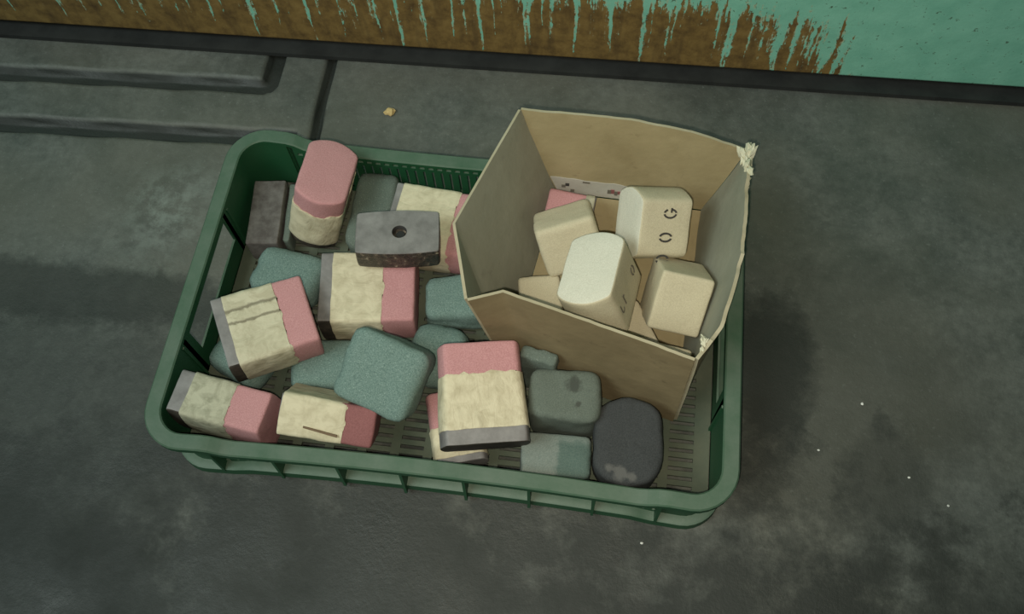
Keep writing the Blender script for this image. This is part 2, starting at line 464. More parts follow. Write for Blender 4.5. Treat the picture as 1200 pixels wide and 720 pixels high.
def axis(a, b, fine_a, fine_b, coarse, fine):
    out = []; x = a
    while x < b - 1e-6:
        out.append(x); x += fine if fine_a <= x < fine_b else coarse
    out.append(b); return out
xs = axis(-1.3, 1.3, -0.8, -0.2, 0.05, 0.004)
ys = axis(-0.9, 0.95, 0.19, 0.44, 0.05, 0.004)
verts = [(x, y, floor_h(x, y)) for y in ys for x in xs]
nx = len(xs)
faces = [(j * nx + i, j * nx + i + 1, (j + 1) * nx + i + 1, (j + 1) * nx + i) for j in range(len(ys) - 1) for i in range(nx - 1)]
fl = link_mesh('floor', verts, faces, M['floor'], smooth=False)
for p in fl.data.polygons: p.use_smooth = True
tag(fl, 'dark oil-stained concrete workshop floor with sunk channels', 'floor', kind='structure')

# ------------------------------------------------------------------ machine with peeling paint
mach = empty('machine_housing', Matrix.Translation((0, 0.4065, 0)) @ Matrix.Rotation(0.0127, 4, 'Z'))
tag(mach, 'rusty machine housing with peeling mint green paint behind the crate', 'machine')
mb = MB()
prof = []
for k in range(7):
    a = math.pi / 2 * k / 6
    prof.append((0.006 - 0.006 * math.sin(a), 0.016 + 0.006 - 0.006 * math.cos(a)))
prof = [(0.30, 0.016)] + prof + [(0.0, 0.70), (0.30, 0.70)]
mb.sweep([[(x, y, z) for (y, z) in prof] for x in [-1.25 + 0.1 * i for i in range(26)]])
mb.build('painted_panel', M['machine'], mach, True)
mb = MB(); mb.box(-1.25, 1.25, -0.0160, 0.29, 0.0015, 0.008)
mb.build('base_band', M['steel_and_shade'], mach)  # dark strip added to draw the shadow band under the machine edge
mb = MB(); mb.box(-1.25, 1.25, 0.014, 0.29, 0.008, 0.017)
mb.build('plinth', M['steel_and_shade'], mach)

# ------------------------------------------------------------------ green crate
crate = empty('plastic_crate')
tag(crate, 'dusty green slotted plastic crate holding grinding blocks and a carton', 'crate')
HX, HY, RC = 0.300, 0.197, 0.045
def rim_z(x, y):
    if abs(y) > HY - 0.06:
        return 0.097 - 0.012 * sstep(0.232, 0.205, abs(x)) if False else 0.097 - 0.012 * (1 - sstep(0.205, 0.232, abs(x)))
    return 0.097
def bow(x): return 0.0065 * (1 - (x / 0.26) ** 2) if abs(x) < 0.26 else 0.0
def crate_path(inset, step=0.012):
    """closed loop of (x, y, nx, ny) - rounded rectangle, long sides bowed a little inward"""
    hx, hy, r = HX - inset, HY - inset, max(RC - inset, 0.012)
    pts = []
    def seg(x0, y0, x1, y1, n):
        for i in range(n):
            t = i / n
            pts.append((x0 + (x1 - x0) * t, y0 + (y1 - y0) * t))
    def arc(cx, cy, a0):
        for i in range(8):
            a = math.radians(a0 + 90 * i / 8)
            pts.append((cx + r * math.cos(a), cy + r * math.sin(a)))
    nl = int((2 * hx) / step); ns = int((2 * hy) / step)
    seg(-hx + r, -hy, hx - r, -hy, nl); arc(hx - r, -hy + r, -90)
    seg(hx, -hy + r, hx, hy - r, ns); arc(hx - r, hy - r, 0)
    seg(hx - r, hy, -hx + r, hy, nl); arc(-hx + r, hy - r, 90)
    seg(-hx, hy - r, -hx, -hy + r, ns); arc(-hx + r, -hy + r, 180)
    out = []
    for (x, y) in pts:
        if y > HY - 0.05 and abs(x) < 0.26: y2 = y - bow(x)
        elif y < -HY + 0.05 and abs(x) < 0.26: y2 = y + bow(x)
        else: y2 = y
        out.append((x, y2))
    return out
def loft(paths_z):
    """paths_z: list of (inset, z function or number); rings go round the section"""
    ps = [crate_path(i) for i, _ in paths_z]
    rings = []
    for k in range(len(ps[0])):
        ring = []
        for (ins, zz), p in zip(paths_z, ps):
            x, y = p[k]
            ring.append((x, y, zz(x, y) if callable(zz) else zz))
        rings.append(ring)
    return rings
# same number of samples on every inset
_cp = crate_path
def crate_path(inset, step=0.012):
    base = _cp(0.0, step); other = []
    for (x, y) in base:
        cx = max(-HX + RC, min(HX - RC, x)); cy = max(-HY + RC, min(HY - RC, y))
        dx, dy = x - cx, y - cy
        d = math.hypot(dx, dy) or 1.0
        other.append((x - dx / d * inset, y - dy / d * inset))
    return other
rz = lambda o: (lambda x, y: rim_z(x, y) + o)
mb = MB()
mb.sweep(loft([(0.0, rz(-0.010)), (0.0, rz(-0.0015)), (0.0015, rz(0)), (0.0155, rz(0)), (0.017, rz(-0.0015)), (0.017, rz(-0.006)), (0.0025, rz(-0.004)), (0.0022, rz(-0.010))]), True)
mb.build('rim', M['crate'], crate, True)

# walls: solid rounded corners, slotted long sides, short sides with a hand opening
WI, WO = 0.0165, 0.0140           # inner and outer face of the wall, measured in from the rim edge
def wall_piece(name, sel, z0, z1, drift=0.0, mat='crate'):
    """piece of wall over the path samples chosen by sel(x, y)"""
    pi, po = crate_path(WI), crate_path(WO); n = len(pi)
    idx = [k for k in range(n) if sel(*pi[k])]
    runs = []; cur = []
    start = next((k for k in range(n) if not sel(*pi[k])), 0)
    for q in range(n):
        k = (start + q) % n
        if sel(*pi[k]): cur.append(k)
        elif cur: runs.append(cur); cur = []
    if cur: runs.append(cur)
    out = []
    for r in runs:
        mb = MB(); rings = []
        for k in r:
            (xi, yi), (xo, yo) = pi[k], po[k]
            t = z1(xi, yi) if callable(z1) else z1
            rings.append([(xo, yo, z0), (xi, yi, z0), (xi, yi, t), (xo, yo, t)])
        mb.sweep(rings); out.append(mb.build(name, M[mat], crate, True))
    return out
wall_piece('corner_wall', lambda x, y: (abs(x) > 0.226 and abs(y) > 0.076), 0.010, rz(-0.004))
def long_y(x, side):
    return side * (HY - WI) - side * bow(x)
for side in (-1, 1):
    mb = MB()
    P_ = 0.0106; n = int(0.456 / P_)
    def strip(x0, x1, z0, z1):
        a0, a1 = long_y(x0, side), long_y(x1, side)
        b0, b1 = a0 + side * 0.0026, a1 + side * 0.0026
        def zz(z, x): return z if z < 0.078 else rim_z(x, side * HY) - 0.004
        mb.hexa([(x0, a0, z0), (x1, a1, z0), (x1, b1, z0), (x0, b0, z0), (x0, a0, zz(z1, x0)), (x1, a1, zz(z1, x1)), (x1, b1, zz(z1, x1)), (x0, b0, zz(z1, x0))])
    for i in range(n):
        x0 = -0.228 + i * P_
        strip(x0, x0 + P_, 0.010, 0.020); strip(x0, x0 + P_, 0.0695, 0.0745)
        strip(x0, x0 + P_, 0.0785, 0.090)
        strip(x0, x0 + 0.0078, 0.020, 0.0695)
        strip(x0, x0 + 0.0045, 0.0745, 0.0785)
    mb.build('long_wall', M['crate'], crate)
    for xr in (-0.2345, -0.1685, -0.1005, -0.034, 0.031, 0.098, 0.164, 0.2295):   # stiffening ribs under the rim
        mb = MB()
        y0 = long_y(xr, side) + side * 0.0026
        y1, y2 = y0 + side * 0.0075, side * (HY - 0.0045)
        zt = rim_z(xr, side * HY) - 0.004
        mb.hexa([(xr - 0.0015, y0, 0.008), (xr + 0.0015, y0, 0.008), (xr + 0.0015, y2, 0.008), (xr - 0.0015, y2, 0.008),
                 (xr - 0.0015, y0, zt), (xr + 0.0015, y0, zt), (xr + 0.0015, y1, zt), (xr - 0.0015, y1, zt)])
        mb.build('rib', M['crate'], crate)
for side in (-1, 1):
    mb = MB()
    xi = side * (HX - WI); xo = side * (HX - WO)
    def sl(y0, y1, z0, z1): mb.box(min(xi, xo), max(xi, xo), y0, y1, z0, z1)
    sl(-0.082, 0.082, 0.010, 0.043); sl(-0.082, 0.082, 0.084, 0.093)
    sl(-0.082, -0.066, 0.043, 0.084); sl(0.074, 0.082, 0.043, 0.084)
    mb.build('short_wall', M['crate'], crate)
    for yy in (-0.086, 0.088):
        mb = MB()
        mb.hexa([(xi, yy - 0.0015, 0.012), (xi, yy + 0.0015, 0.012), (xi - side * 0.003, yy + 0.0015, 0.012), (xi - side * 0.003, yy - 0.0015, 0.012),
                 (xi, yy - 0.0015, 0.088), (xi, yy + 0.0015, 0.088), (xi - side * 0.0015, yy + 0.0015, 0.088), (xi - side * 0.0015, yy - 0.0015, 0.088)])
        mb.build('bracket', M['crate'], crate)
# flared skirt round the bottom, feet at the corners
mb = MB()
low = lambda x, y: 0.0 if abs(x) > 0.222 else (0.0065 if abs(x) < 0.205 else 0.0065 * (0.222 - abs(x)) / 0.017)
lowb = lambda x, y: low(x, y) + 0.0005
mb.sweep(loft([(0.003, lowb), (0.0040, lambda x, y: lowb(x, y) + 0.012), (0.0062, lambda x, y: lowb(x, y) + 0.013), (0.0120, lambda x, y: 0.013 + lowb(x, y)), (0.0165, lambda x, y: 0.013 + lowb(x, y)), (0.0165, lambda x, y: 0.010), (0.006, lambda x, y: lowb(x, y) + 0.004), (0.006, lowb)]), True)
mb.build('base_band', M['crate'], crate, True)
# slotted base
mb = MB()
bx, by = HX - WI - 0.001, HY - WI - 0.0065
zb0, zb1 = 0.0095, 0.0135
xc = -0.2695
strips = []
while xc < 0.272:
    strips.append(xc); xc += 0.036
mb.box(-bx, strips[0] - 0.005, -by, by, zb0, zb1); mb.box(strips[-1] + 0.005, bx, -by, by, zb0, zb1)
for s_ in strips: mb.box(s_ - 0.005, s_ + 0.005, -by, by, zb0, zb1)
y = -by
mb.box(-bx, bx, -by, -0.163, zb0 + 0.0002, zb1 - 0.0003); mb.box(-bx, bx, 0.163, by, zb0 + 0.0002, zb1 - 0.0003)
yc = -0.1584
while yc < 0.163:
    mb.box(-bx, bx, yc - 0.0029, yc + 0.0029, zb0 + 0.0002, zb1 - 0.0005); yc += 0.0102
mb.build('slotted_base', M['crate_base'], crate)

# ------------------------------------------------------------------ grinding block builder
def profile(a, b, arc_v=0.0, arc_w=0.0, r=0.004, n=7):
    """outline in (v, w): half sizes a, b; ends bulged by arc_v (v ends) or arc_w (w ends), corners rounded"""
    A, Bq = a - arc_v, b - arc_w
    fv = lambda w: A + arc_v * (1 - (w / Bq) ** 2)
    fw = lambda v: Bq + arc_w * (1 - (v / A) ** 2)
    q = []                                     # first quadrant, from v axis round to w axis
    wr, vr = Bq - r, A - r
    for i in range(n): w = wr * i / n; q.append((fv(w), w))
    p1, p2, c = (fv(wr), wr), (vr, fw(vr)), (A, Bq)
    for i in range(6):
        t = i / 5
        q.append(tuple((1 - t) ** 2 * p1[k] + 2 * t * (1 - t) * c[k] + t * t * p2[k] for k in (0, 1)))
    for i in range(1, n): v = vr * (1 - i / n); q.append((v, fw(v)))
    q2 = [(-v, w) for (v, w) in q][::-1]
    out = q + [(0, fw(0))] + q2[:-1] + [(-fv(0), 0)] + [(-v, -w) for (v, w) in q[1:]] + [(0, -fw(0))] + [(v, -w) for (v, w) in q[1:]][::-1]
    return out

def body(prof, u0, u1, e0=0.0015, e1=0.0015, jit=0.0006, seed=0, s0=1.0, s1=1.0, nseg=7, ragged0=0.0, ragged1=0.0, freq=60):
    """prism along u with eased ends and slightly uneven faces"""
    A = max(abs(p[0]) for p in prof); Bq = max(abs(p[1]) for p in prof)
    st = []
    for k in range(4):
        t = math.pi / 2 * k / 3
        st.append((u0 + e0 * (1 - math.sin(t)), e0 * (1 - math.cos(t))))
    st = [(u0 + e0 * (1 - math.cos(math.pi / 2 * k / 3)), e0 * (1 - math.sin(math.pi / 2 * k / 3))) for k in range(4)]
    for k in range(1, nseg): st.append((u0 + e0 + (u1 - u0 - e0 - e1) * k / nseg, 0))
    st += [(u1 - e1 * (1 - math.cos(math.pi / 2 * k / 3)), e1 * (1 - math.sin(math.pi / 2 * k / 3))) for k in range(3, -1, -1)]
    verts, faces = [], []
    K = len(prof); off = Vector((seed * 3.7, seed * 1.3, seed * 2.1))
    def put(u, v, w, isend=0):
        t = (u - u0) / (u1 - u0)
        sc = s0 + (s1 - s0) * t
        q = Vector((u, v * sc, w * sc))
        d = noise.noise_vector(q * freq + off) * jit + noise.noise_vector(q * freq * 3 + off) * jit * 0.4
        q = q + d
        if isend == 0 and ragged0: q.x += ragged0 * noise.noise(Vector((v * 130, w * 130, 3)) + off)
        if isend == 1 and ragged1: q.x += ragged1 * noise.noise(Vector((v * 130, w * 130, 8)) + off)
        verts.append(q)
    m_ = len(st)
    for i, (u, ins) in enumerate(st):
        fa, fb = (A - ins) / A, (Bq - ins) / Bq
        for (v, w) in prof: put(u, v * fa, w * fb, 0 if i == 0 else (1 if i == m_ - 1 else -1))
    for i in range(m_ - 1):
        for j in range(K):
            faces.append((i * K + j, i * K + (j + 1) % K, (i + 1) * K + (j + 1) % K, (i + 1) * K + j))
    # end caps as concentric rings
    for end, base, u, ins in ((0, 0, st[0][0], st[0][1]), (1, (m_ - 1) * K, st[-1][0], st[-1][1])):
        prev = base
        for q in (0.66, 0.33):
            n0 = len(verts)
            for (v, w) in prof: put(u, v * q * (A - ins) / A, w * q * (Bq - ins) / Bq, end)
            for j in range(K): faces.append((prev + j, prev + (j + 1) % K, n0 + (j + 1) % K, n0 + j))
            prev = n0
        n0 = len(verts); put(u, 0, 0, end)
        for j in range(K): faces.append((prev + j, prev + (j + 1) % K, n0))
    return verts, faces

def frame(c, u, v):
    u = Vector(u).normalized(); v = Vector(v); v = (v - u * v.dot(u)).normalized(); w = u.cross(v)
    m = Matrix((u, v, w)).transposed().to_4x4(); m.translation = Vector(c)
    return m

_seed = [0]
def compound_block(label, c, u, v, dims, arc_v=0.008, arc_w=0.0, plate=0.14, paper_to=0.64, pink='pink', paper_m='paper', taper=0.97, dark_side=None, group='paper-wrapped pink grinding blocks'):
    _seed[0] += 1; sd = _seed[0]
    U, V, Wd = dims
    t = empty('grinding_block', frame(c, u, v)); tag(t, label, 'grinding block', group)
    a, b_ = V / 2, Wd / 2
    p0, p1, p2 = -U / 2, -U / 2 + plate * U, -U / 2 + paper_to * U
    vs, fs = body(profile(a * taper, b_ * taper, arc_v, arc_w, 0.004), (p2 - 0.007 if paper_to > plate + 0.01 else p1 - 0.001), U / 2, 0.001, 0.0028, 0.0006, sd)
    link_mesh('abrasive_body', vs, fs, M[pink], t, True)
    if paper_to > plate + 0.01:
        vs, fs = body(profile(a + 0.0004, b_ + 0.0004, arc_v, arc_w, 0.005), p1 - 0.001, p2, 0.0006, 0.0003, 0.0009, sd + 11, 1.0, taper + 0.012, 12, 0.0, 0.006, 55)
        link_mesh('paper_wrap', vs, fs, M[paper_m], t, True)
    vs, fs = body(profile(a - 0.0004, b_ - 0.0004, arc_v, arc_w, 0.003), p0, p1, 0.0012, 0.0008, 0.0003, sd + 23)
    pl = link_mesh('base_plate', vs, fs, [M['plate'], M['dark_side']], t, True)
    if dark_side:
        ax, sg = 'uvw'.index(dark_side[0]), (1 if dark_side[1] == '+' else -1)
        for p in pl.data.polygons:
            if p.normal[ax] * sg > 0.6: p.material_index = 1  # this side of the plate is coloured darker
    return t

def solid_block(label, c, u, v, dims, mat, arc_v=0.0, arc_w=0.0, r=0.012, e=0.008, jit=0.0020, group=None, name='grinding_block', freq=45, end=None):
    _seed[0] += 1; sd = _seed[0]
    U, V, Wd = dims
    vs, fs = body(profile(V / 2, Wd / 2, arc_v, arc_w, r), -U / 2, U / 2, e, e, jit, sd, nseg=9, freq=freq)
    o = link_mesh(name, vs, fs, M[mat], None, True, matrix=frame(c, u, v))
    if end:
        o.data.materials.append(M[end])
        for p in o.data.polygons:
            if abs(p.normal.x) > 0.85: p.material_index = 1
    tag(o, label, 'grinding block', group)
    return o

#BLOCKS-BEGIN
PINK = {
 'B2': dict(c=(-0.1815, 0.1275, 0.0735), u=(0.30, 0.036, 0.942), v=(0.028, 0.9985, -0.0476), d=(0.1018, 0.089, 0.0590)),
 'B4': dict(c=(-0.199, -0.051, 0.0835), u=(0.8770, 0.474, -0.081), v=(-0.4675, 0.8797, 0.12), d=(0.0960, 0.085, 0.056)),
 'B5': dict(c=(-0.1073, 0.0156, 0.0475), u=(0.9869, 0.1461, -0.05), v=(-0.1391, 0.9854, 0.06), d=(0.1051, 0.0896, 0.0587)),
 'B6': dict(c=(-0.0763, 0.065, 0.0970), u=(-0.0502, -0.0882, -0.9948), v=(0.9842, 0.1647, -0.0642), d=(0.0298, 0.0912, 0.0576)),
 'B8': dict(c=(-0.0477, 0.1106, 0.0455), u=(0.9934, -0.07, 0.0), v=(0.07, 0.9685, 0.06), d=(0.1036, 0.0933, 0.0572)),
 'B12': dict(c=(-0.2285, -0.1385, 0.0545), u=(0.9882, -0.1316, -0.04), v=(0.0724, -0.0464, 0.9963), d=(0.100, 0.0751, 0.0535)),
 'B13': dict(c=(-0.116, -0.133, 0.0625), u=(0.9779, -0.0082, -0.16), v=(0.1744, -0.45, 0.8369), d=(0.0969, 0.0740, 0.0430)),
 'B16': dict(c=(0.04, -0.1025, 0.088), u=(-0.2, 0.9617, 0.19), v=(0.9498, 0.23, -0.13), d=(0.1035, 0.092, 0.0536)),
 'B17': dict(c=(0.012, -0.1235, 0.0325), u=(-0.30, 0.95, 0.05), v=(0.95, 0.30, 0.0), d=(0.08, 0.058, 0.033)),
 'B28': dict(c=(0.106, 0.13, 0.076), u=(-0.95, 0.10, 0.06), v=(0.10, 0.98, 0.12), d=(0.054, 0.05, 0.03)),
}
SOLID = {
 'B1': dict(c=(-0.253, 0.111, 0.033), u=(0.12, -0.99, 0.0), v=(0.99, 0.12, 0.0), d=(0.088, 0.038, 0.038)),
 'B1b': dict(c=(-0.228, 0.118, 0.029), u=(0.12, -0.99, 0.0), v=(0.99, 0.12, 0.0), d=(0.08, 0.008, 0.03)),
 'B3': dict(c=(-0.210, 0.0360, 0.0330), u=(0.98, -0.16, 0.0), v=(0.16, 0.98, 0.0), d=(0.080, 0.060, 0.038)),
 'B7': dict(c=(-0.1240, 0.1230, 0.0400), u=(0.0, 0.99, 0.02), v=(0.99, 0.0, 0.0), d=(0.104, 0.050, 0.051)),
 'B9': dict(c=(-0.003, 0.0245, 0.037), u=(0.98, 0.14, 0.0), v=(-0.14, 0.98, 0.0), d=(0.083, 0.053, 0.045)),
 'B10': dict(c=(-0.140, -0.0690, 0.0320), u=(0.98, 0.10, 0.0), v=(-0.10, 0.98, 0.0), d=(0.080, 0.056, 0.035)),
 'B11': dict(c=(-0.2375, -0.069, 0.0305), u=(0.90, -0.40, 0.0), v=(0.40, 0.90, 0.0), d=(0.072, 0.054, 0.032)),
 'B14': dict(c=(-0.0625, -0.0905, 0.0915), u=(0.93, -0.26, -0.10), v=(0.30, 0.84, 0.40), d=(0.084, 0.076, 0.05)),
 'B15': dict(c=(-0.0195, -0.0455, 0.037), u=(0.10, 0.99, 0.0), v=(0.99, -0.10, 0.0), d=(0.07, 0.062, 0.045)),
 'B18': dict(c=(0.1245, -0.0895, 0.0535), u=(0.0, -0.05, 1.0), v=(0.99, 0.05, 0.0), d=(0.077, 0.0745, 0.054)),
 'B18b': dict(c=(0.0940, -0.0560, 0.0570), u=(0.0, 0.0, 1.0), v=(0.97, -0.22, 0.0), d=(0.0860, 0.038, 0.013)),
 'B19': dict(c=(0.1210, -0.1460, 0.0370), u=(0.99, 0.04, 0.0), v=(-0.04, 0.99, 0.0), d=(0.072, 0.046, 0.046)),
 'B20': dict(c=(0.193, -0.125, 0.0465), u=(0.0, -0.10, 0.99), v=(-0.06, 0.99, 0.10), d=(0.056, 0.090, 0.070)),
 'B22': dict(c=(0.1977, 0.0995, 0.1245), u=(0.9073, 0.2792, -0.3144), v=(-0.0044, 0.754, 0.6569), d=(0.0575, 0.0755, 0.059)),
 'B23': dict(c=(0.1484, 0.0162, 0.1289), u=(-0.355, 0.1296, 0.9258), v=(0.1312, 0.9874, -0.0879), d=(0.0642, 0.0900, 0.0589)),
 'B24': dict(c=(0.1105, 0.0845, 0.101), u=(0.9286, 0.3117, 0.2011), v=(-0.3343, 0.4682, 0.8179), d=(0.0656, 0.0602, 0.0501)),
 'B25': dict(c=(0.2288, 0.0275, 0.101), u=(0.9784, -0.0265, -0.2049), v=(0.162, 0.714, 0.6811), d=(0.0552, 0.064, 0.061)),
 'B26': dict(c=(0.183, -0.006, 0.056), u=(0.85, 0.5, 0.0), v=(-0.5, 0.85, 0.1), d=(0.047, 0.056, 0.05)),
 'B27': dict(c=(0.2265, -0.0455, 0.064), u=(0.98, -0.15, 0.0), v=(0.15, 0.98, 0.1), d=(0.042, 0.044, 0.054)),
 'B29': dict(c=(0.086, 0.023, 0.058), u=(0.95, 0.2, 0.0), v=(-0.2, 0.95, 0.15), d=(0.046, 0.050, 0.048)),
}
#BLOCKS-END
def pk(k): d = PINK[k]; return d['c'], d['u'], d['v'], d['d']
def so(k): d = SOLID[k]; return d['c'], d['u'], d['v'], d['d']

compound_block('pink-topped grinding block standing upright near the crate back left', *pk('B2'), arc_v=0.011, plate=0.10, paper_to=0.70, dark_side='v-')
compound_block('grinding block with grease-streaked paper, tilted over a green stone at the crate left', *pk('B4'), arc_v=0.003, arc_w=0.0, plate=0.13, paper_to=0.68, paper_m='paper_streaked', dark_side='v-')
compound_block('grinding block with pencil-marked paper and grey end, lying under the drilled plate', *pk('B5'), arc_v=0.003, plate=0.14, paper_to=0.66, dark_side='v-')
b6 = compound_block('worn grinding block turned over, showing a grey plate with one round hole', *pk('B6'), arc_v=0.0005, arc_w=0.003, plate=0.22, paper_to=0.22, pink='glue', taper=1.0)
compound_block('grinding block whose pink end slips behind the left side of the carton', *pk('B8'), arc_v=0.006, plate=0.08, paper_to=0.72)
compound_block('grinding block with crumpled paper wedged in the front left crate corner', *pk('B12'), arc_v=0.0, arc_w=0.004, plate=0.16, paper_to=0.62, paper_m='paper_grey', dark_side='w+')
compound_block('grinding block with dull red end and torn brown sliver by the front rim', *pk('B13'), arc_v=0.002, plate=0.02, paper_to=0.68, pink='dark_pink')
compound_block('largest-looking paper-wrapped block, bright pink end up, in front of the carton', *pk('B16'), arc_v=0.006, plate=0.16, paper_to=0.68, taper=0.93, dark_side='u-')
compound_block('mostly hidden pink block pinned beneath the large paper-wrapped block', *pk('B17'), arc_v=0.005, plate=0.10, paper_to=0.50)
compound_block('pink block lying in the back left corner inside the carton', *pk('B28'), arc_v=0.003, plate=0.05, paper_to=0.22, paper_m='paper_grey')

# drilled plate of the overturned block: replace its plain plate by one with a real bore
for ch in list(b6.children):
    if ch.name.startswith('base_plate'):
        bpy.data.objects.remove(ch, do_unlink=True)
dU, dV, dW = PINK['B6']['d']
op = profile(dV / 2, dW / 2, 0.0005, 0.003, 0.003)
pu0, pu1, rh, hv = -dU / 2, -dU / 2 + 0.24 * dU, 0.0082, 0.002
K = len(op)
ang = [math.atan2(w, v_) for (v_, w) in op]
rings = [[(pu1, v_, w) for (v_, w) in op], [(pu0 + 0.001, v_, w) for (v_, w) in op], [(pu0, v_ * 0.985, w * 0.98) for (v_, w) in op],
         [(pu0, hv + rh * math.cos(a), rh * math.sin(a)) for a in ang], [(pu0 + 0.0008, hv + rh * 0.93 * math.cos(a), rh * 0.93 * math.sin(a)) for a in ang],
         [(pu1 - 0.0005, hv + rh * 0.93 * math.cos(a), rh * 0.93 * math.sin(a)) for a in ang]]
vs = [p for r in rings for p in r]; fs = []
for i in range(len(rings) - 1):
    for j in range(K): fs.append((i * K + j, i * K + (j + 1) % K, (i + 1) * K + (j + 1) % K, (i + 1) * K + j))
fs.append(tuple(range(K))); fs.append(tuple((len(rings) - 1) * K + j for j in range(K)))
fm = [2] * K + [0] * (2 * K) + [1] * (2 * K) + [1, 1]
pl = link_mesh('base_plate', vs, fs, [M['plate'], M['hole'], M['glue']], b6, True, fmat=fm)
pl['label'] = 'flat grey plate with a dark drilled hole'
# screw sitting in the bore
vs = []; fs = []
for i, (uu, rr) in enumerate(((pu1 - 0.0002, 0.0050), (pu0 + 0.0052, 0.0050), (pu0 + 0.0045, 0.0042))):
    vs += [(uu, hv + 0.001 + rr * math.cos(2 * math.pi * j / 16), 0.0005 + rr * math.sin(2 * math.pi * j / 16)) for j in range(16)]
for i in range(2):
    for j in range(16): fs.append((i * 16 + j, i * 16 + (j + 1) % 16, (i + 1) * 16 + (j + 1) % 16, (i + 1) * 16 + j))
fs.append(tuple(range(32, 48)))
link_mesh('bore_plug', vs, fs, M['steel_and_shade'], pl, True)

solid_block('long narrow grey bar lying against the left back corner of the crate', *so('B1'), 'bar', r=0.002, e=0.002, jit=0.0006, group='worn grey blocks')
solid_block('thin pale grey slab between the grey bar and the upright pink block', *so('B1b'), 'greyteal', r=0.002, e=0.003, jit=0.0005, group='worn grey blocks')
TG = 'green grinding stones in the crate'
solid_block('green grinding stone carrying the grease-streaked block at the crate left', *so('B3'), 'teal', arc_v=0.004, r=0.010, e=0.012, group=TG)
solid_block('grey green stone between the upright pink block and the back cream paper', *so('B7'), 'greyteal', r=0.010, e=0.014, group=TG)
solid_block('green stone squeezed against the left outer side of the carton', *so('B9'), 'teal', r=0.012, e=0.010, group=TG)
solid_block('half-hidden dark green stone left of the big square green stone', *so('B10'), 'teal', r=0.010, e=0.012, group=TG)
solid_block('green stone with round end peeking out under the streaked block at far left', *so('B11'), 'teal', r=0.014, e=0.014, group=TG)
solid_block('big square green stone with rounded corners propped in the crate middle', *so('B14'), 'teal', r=0.009, e=0.011, group=TG)
solid_block('green stone with domed end just behind the big square green stone', *so('B15'), 'teal', r=0.014, e=0.018, group=TG)
b18 = solid_block('grey green stone with one dark spot standing before the carton', *so('B18'), 'spotted', r=0.016, e=0.007, group=TG)
solid_block('narrow grey slab standing behind the dark-spotted stone', *so('B18b'), 'greyteal', r=0.004, e=0.004, group='worn grey blocks')
b19 = solid_block('half pale, half green stone against the front rim left of the charcoal one', *so('B19'), 'two_tone', r=0.006, e=0.006, group=TG)
b20 = solid_block('charcoal black arched grinding stone before the carton front', *so('B20'), 'charcoal', arc_v=0.013, r=0.014, e=0.006)

WG = 'cream grinding blocks inside the carton'
b22 = solid_block('cream block marked OG lying against the carton back', *so('B22'), 'white', arc_v=0.009, r=0.004, e=0.002, jit=0.0006, group=WG, end='white_end')
b23 = solid_block('brightest cream block with arched end pointing up, lowest in the carton middle', *so('B23'), 'white', arc_v=0.010, r=0.004, e=0.0022, jit=0.0006, group=WG, end='white_end')
solid_block('cream block leaning at the carton left, partly behind the bright upright one', *so('B24'), 'white', r=0.007, e=0.006, jit=0.0008, group=WG)
solid_block('cream block with a square face leaning on the carton right side', *so('B25'), 'white', r=0.004, e=0.003, jit=0.0006, group=WG)
solid_block('cream block of which only a wedge shows between the two leaning blocks', *so('B26'), 'white', r=0.004, e=0.003, jit=0.0006, group=WG)
solid_block('low cream block under the square-faced one by the carton front right corner', *so('B27'), 'white', r=0.004, e=0.003, jit=0.0006, group=WG)

solid_block('low cream block in the front left carton corner, mostly under the leaning ones', *so('B29'), 'white', r=0.005, e=0.004, jit=0.0006, group=WG)

# ------------------------------------------------------------------ stencilled marks
def arc_strip(cx, cy, rx, ry, a0, a1, th, n=12):
    v, f = [], []
    for i in range(n + 1):
        a = math.radians(a0 + (a1 - a0) * i / n)
        for k in (1, 0):
            v.append((cx + (rx - th * k) * math.cos(a), cy + (ry - th * k) * math.sin(a)))
    for i in range(n): f.append((2 * i, 2 * i + 1, 2 * i + 3, 2 * i + 2))
    return v, f
def rect(x0, x1, y0, y1): return [(x0, y0), (x1, y0), (x1, y1), (x0, y1)], [(0, 1, 2, 3)]
def glyph(ch):
    """stencil letters in a box 0.7 wide and 1 high"""
    if ch == 'O': parts = [arc_strip(.35, .5, .34, .5, 105, 255, .13), arc_strip(.35, .5, .34, .5, -75, 75, .13)]
    elif ch == 'G': parts = [arc_strip(.37, .5, .36, .5, 100, 262, .13), arc_strip(.37, .5, .34, .5, 30, 80, .13), arc_strip(.37, .5, .34, .5, 280, 345, .13), rect(.42, .74, .36, .48)]
    elif ch == '1': parts = [rect(.28, .42, 0, 1), rect(.12, .28, .78, .90)]
    elif ch == 'J': parts = [rect(.48, .62, .3, 1), arc_strip(.33, .28, .29, .28, 190, 350, .13)]
    V, F = [], []
    for v, f in parts:
        n = len(V); V += v; F += [tuple(i + n for i in q) for q in f]
    return V, F
def mark(parent, ch, origin, right, up, size, mat, normal):
    V, F = glyph(ch)
    o = Vector(origin); r = Vector(right); u_ = Vector(up); nn = Vector(normal)
    vs = [o + r * ((x - .35) * size) + u_ * ((y - .5) * size) for (x, y) in V]
    n = len(vs)
    vs2 = [p + nn * 0.0009 for p in vs]
    fs = [tuple(q) for q in F] + [tuple(i + n for i in q) for q in F]
    # thin print film with side walls
    edges = {}
    for q in F:
        for i in range(len(q)):
            e = tuple(sorted((q[i], q[(i + 1) % len(q)]))); edges[e] = edges.get(e, 0) + 1
    fs += [(a, b_, b_ + n, a + n) for (a, b_), c_ in edges.items() if c_ == 1]
    k = link_mesh('stencil_letter', vs + vs2, fs, mat, parent)
    return k
